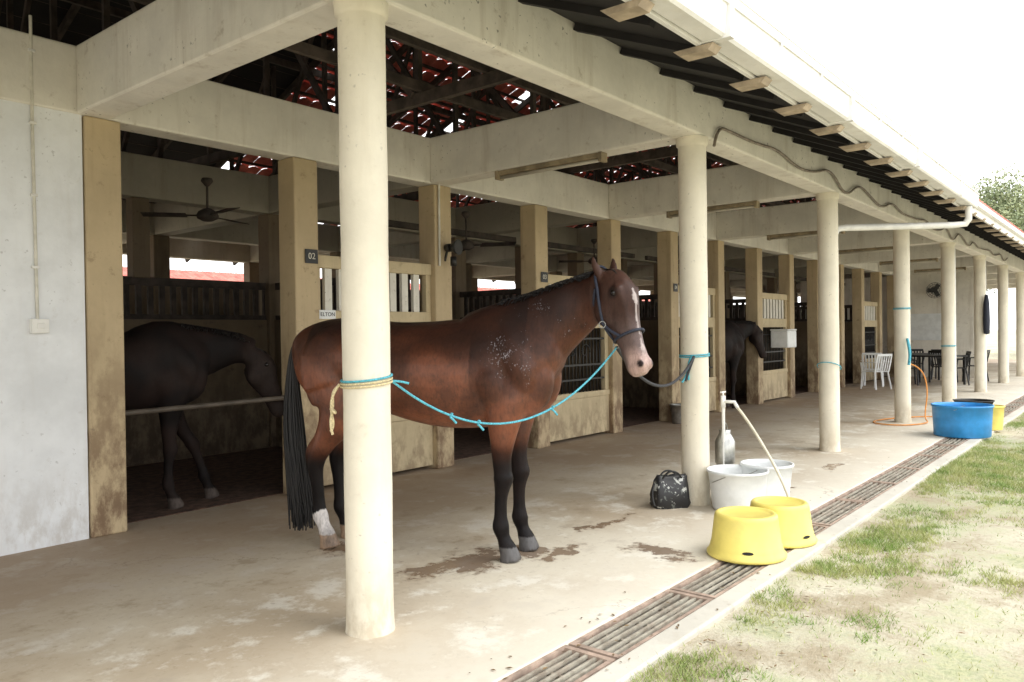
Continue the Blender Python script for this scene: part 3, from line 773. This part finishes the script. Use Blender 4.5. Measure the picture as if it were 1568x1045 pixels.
                for sy in (-1,1):
                    dn_=(Vector((x,y,z))-Vector(H(2.292,sy*.052,1.268))).length
                    c=mixc(c,(.02,.012,.012),ss(.028,.016,dn_))
                    de=(Vector((x,y,z))-Vector(H(2.115,sy*.088,1.695))).length
                    c=mixc(c,(.015,.01,.01),ss(.05,.025,de)*.8)
            if z<.095: c=(.10,.095,.095) if x>.6 else (.40,.27,.18)
            if x<.6 and y<0 and .095<=z<.25+.03*n2: c=(.66,.62,.60)
            wj=.05*n1
            reg=max(ss(.27,.03,math.hypot((x-1.30)*.9,(z-1.31)*1.0)+wj), .6*ss(.2,.03,math.hypot((x-1.5),(z-1.62)*1.3)+wj), .6*ss(.17,.03,math.hypot((x-1.70),(z-1.50)*.9)+wj),.9*ss(.13,.02,math.hypot((x-1.46)*1.6,(z-1.22)*.6)+wj*.5))
        cols+= [c[0],c[1],c[2],1]; fcol+=[reg,reg,reg,1]
    ca.data.foreach_set('color',cols)
    if not dark:
        cf=me2.color_attributes.new('foam','FLOAT_COLOR','POINT'); cf.data.foreach_set('color',fcol)
    for v in me2.vertices: v.co=bend(v.co)
    for p_ in me2.polygons: p_.use_smooth=True
    me2.materials.clear(); me2.materials.append(M_coatd if dark else M_coat)
    ob=bpy.data.objects.new('body',me2); link(ob,e)
    for sy in (-1,1):
        m=MB(); m.lathe((0,0,0),[(0,-.021)]+[(.021*math.cos(a),.021*math.sin(a)) for a in [x*.3 for x in range(-4,5)]]+[(0,.021)],16)
        q=m.obj('eye',[M_eye],e); q.location=bend(H(2.118,sy*.085,1.69))
    st=[]
    for k in range(300):
        a=random.uniform(0,6.283); rr=math.sqrt(random.random())
        ox,oy=rr*math.cos(a),rr*math.sin(a); L=random.uniform(.80,1.0); wv=random.uniform(-.02,.02)
        base=Vector((-.275+.02*ox,.03*oy,1.42+random.uniform(-.05,.02)))
        P=[base,base+Vector((-.05,0,-.03)),Vector((-.35+.045*ox,.04*oy,1.15)),Vector((-.345+.075*ox+wv,.07*oy,.80)),Vector((-.31+.085*ox-wv,.075*oy,.45)),Vector((-.29+.07*ox+random.uniform(-.03,.03),.06*oy,1.27-1.2*L))]
        st.append(P)
    curve('tail',st,.0045,M_black,e,res=1)
    st=[]
    cpts=[(x-a*(.45-.4*low),z+a*(.86+.1*low)) for x,z,a,b_ in neck[1:]]
    for k in range(420):
        t=random.random()*(len(cpts)-1); i=min(int(t),len(cpts)-2); f_=t-i
        x=cpts[i][0]*(1-f_)+cpts[i+1][0]*f_; z=cpts[i][1]*(1-f_)+cpts[i+1][1]*f_
        sd=1 if random.random()<.7 else -1; L=random.uniform(.05,.15)*(1 if sd>0 else .35)
        P=[(x,0,z-.02),(x-.01,sd*.02,z+.014),(x-.02,sd*.055,z-.02),(x-.03+random.uniform(-.02,.02),sd*.09,z-L)]
        st.append([bend(q) for q in P])
    for k in range(60):
        y=random.uniform(-.035,.035); st.append([bend(H(*q)) for q in ((1.97,y*.6,1.84),(2.05,y,1.846),(2.105,y*1.3,1.805),(2.145,y*1.5,random.uniform(1.69,1.76)))])
    curve('mane',st,.0035,M_black,e,res=1)
    if not dark:
        hp=[]
        def loop(x,z,a,b_,ang,n=22):
            N=Vector((math.cos(ang),0,math.sin(ang))); out=[]
            for k in range(n+1):
                t=6.283*k/n; out.append(bend(Vector(H(x,0,z))+N*a*math.cos(t)+Vector((0,1,0))*b_*math.sin(t)))
            return out
        hp.append(loop(2.155,1.43,.107,.072,R(22)))
        hp.append([bend(H(x,y,z)) for x,y,z in ((2.04,-.101,1.50),(2.02,-.114,1.62),(2.0,-.106,1.72),(1.955,-.087,1.79),(1.925,-.04,1.855),(1.92,0,1.87),(1.925,.04,1.855),(1.955,.087,1.79),(2.0,.106,1.72),(2.02,.114,1.62),(2.04,.101,1.50))])
        hp.append([bend(H(x,y,z)) for x,y,z in ((1.98,-.104,1.72),(1.91,-.08,1.62),(1.92,0,1.56),(1.91,.08,1.62),(1.98,.104,1.72))])
        for sy in (-1,1):
            hp.append([bend(H(x,y*sy,z)) for x,y,z in ((2.04,.098,1.50),(2.09,.084,1.455),(2.15,.072,1.43))])
            hp.append([bend(H(x,y*sy,z)) for x,y,z in ((2.04,.098,1.50),(2.045,.06,1.44),(2.055,.0,1.39))])
        curve('halter',hp,.009,M_halter,e)
        m=MB()
        for (x,y,z) in ((2.04,-.106,1.50),(2.04,.106,1.50),(2.055,0,1.375)):
            c=bend(H(x,y,z)); 
            for k in range(12):
                a=6.283*k/12;b_=6.283*(k+1)/12; m.cyl(c+Vector((.02*math.cos(a),-.006,.02*math.sin(a))),c+Vector((.02*math.cos(b_),-.006,.02*math.sin(b_))),.0035,seg=6)
        m.obj('halter_rings',[M_metal],e)
    Mw=Matrix.Translation(loc)@Matrix.Rotation(rot,4,'Z')@Matrix.Scale(scale,4)
    return lambda p: Mw@bend(H(*p))
hw=build_horse((3.49,4.458,0),math.atan2(-.928,.372))
build_horse((2.17,6.98,0),R(-18),.97,low=1.12,turn=-10,dark=True,vox=.02,legdx=(.0,.32,0,0))
build_horse((12.85,6.62,0),R(-18),1.0,low=.7,turn=-5,dark=True,vox=.022,legdx=(0,.05,0,.1))

a=hw((2.04,-.11,1.49)); ch=hw((2.055,-.0,1.36)); 
col1=Vector((2.645,2.935,1.225))
curve('lead_rope',[sag(col1,ch,.33,18),[col1,col1+Vector((.03,-.02,.0)),col1+Vector((.07,-.05,-.015))]],.006,M_cyanrope)
kn=[]
mid=sag(col1,ch,.33,18)
for i in (4,6,12):
    q=Vector(mid[i]); kn.append([q+Vector((0,-.012,.01)),q+Vector((.01,.01,.012)),q+Vector((.0,.0,-.014)),q+Vector((-.01,-.01,-.005)),q+Vector((.02,-.02,-.04))])
curve('rope_knots',kn,.006,M_cyanrope)
col2=Vector((6.01,2.95,1.24))
curve('lead_rope',[sag(ch,col2,.24,16),[col2,col2+Vector((-.03,.02,-.08)),col2+Vector((-.06,.05,-.2))]],.011,M_blackrope)
curve('knotted_rope',[[(6.01,2.97,1.25),(5.97,2.98,1.2),(5.98,2.99,1.1),(5.93,3.02,1.03)],[(6.01,2.97,1.25),(5.95,2.98,1.16),(5.99,2.99,1.05)]],.009,M_cyanrope)

# ------------------------------------------------------------------ tree
def leafmat():
    t=NT('tree_leaves'); n=t.noise(.8,4); return t.out(t.mix(t.ramp(n,.35,.65),(.12,.16,.07),(.34,.38,.20)),.7)  # greens lightened so haze and overexposure sit in the leaf colour
ML=leafmat()
def tree(x,y,h,rad):
    e=empty('shade_tree',(x,y,0)); m=MB(); m.cyl((0,0,-.1),(.1,0,h*.45),.28,.18,12)
    cl=[]
    for k in range(20):
        a=random.uniform(0,6.28); r_=rad*random.uniform(.2,.85); z=h*random.uniform(.5,.95); r_*=1.1-abs(z/h-.65)
        c=Vector((r_*math.cos(a),r_*math.sin(a),z)); cl.append(c); m.cyl((.1,0,h*random.uniform(.35,.5)),c,.08,.02,6)
    m.obj('trunk',[M_wood],e)
    l=MB()
    for c in cl:
        for k in range(700):
            d=Vector((random.gauss(0,1),random.gauss(0,1),random.gauss(0,.7))); d=d.normalized()*rad*.36*random.random()**.4
            p_=c+d; s_=random.uniform(.06,.12); u=Vector((random.uniform(-1,1),random.uniform(-1,1),random.uniform(-1,1))).normalized(); v_=u.orthogonal().normalized()
            l.quad([p_-u*s_,p_-v_*s_*.5,p_+u*s_,p_+v_*s_*.5])
    l.obj('leaves',[ML],e)
tree(46,6.8,9.0,3.9); tree(51,3.8,8.8,3.8)

# ------------------------------------------------------------------ light, world, camera
w=bpy.data.worlds.new('World'); S.world=w; w.use_nodes=True; nt=w.node_tree
bg=nt.nodes['Background']; sk=nt.nodes.new('ShaderNodeTexSky'); sk.sky_type='NISHITA'; sk.sun_disc=False
EL,AZ=R(58),R(-70)
sk.sun_elevation=EL; sk.sun_rotation=R(90)-AZ; sk.air_density=1.5; sk.dust_density=4
mx=nt.nodes.new('ShaderNodeMix'); mx.data_type='RGBA'; mx.inputs[0].default_value=.86
nt.links.new(sk.outputs[0],mx.inputs[6]); mx.inputs[7].default_value=(18.4,18.5,18.5,1)
nt.links.new(mx.outputs[2],bg.inputs['Color']); bg.inputs['Strength'].default_value=.15
ld=bpy.data.lights.new('sun','SUN'); ld.energy=1.3; ld.angle=R(25); ld.color=(1,.975,.94)
lo=bpy.data.objects.new('sun',ld); COL.objects.link(lo)
d=Vector((math.cos(EL)*math.cos(AZ),math.cos(EL)*math.sin(AZ),math.sin(EL)))
lo.rotation_euler=d.to_track_quat('Z','Y').to_euler()
cd=bpy.data.cameras.new('camera'); cd.lens=27.55; cd.sensor_width=36; cd.clip_end=2000; cd.clip_start=.05
co=bpy.data.objects.new('camera',cd); COL.objects.link(co)
co.matrix_world=Matrix.Translation((0,0,1.45))@Matrix.Rotation(R(-50.8),4,'Z')@Matrix.Rotation(R(89.5),4,'X')@Matrix.Rotation(R(-.77),4,'Z')
S.camera=co
S.view_settings.view_transform='Standard'; S.view_settings.look='None'; S.view_settings.exposure=0
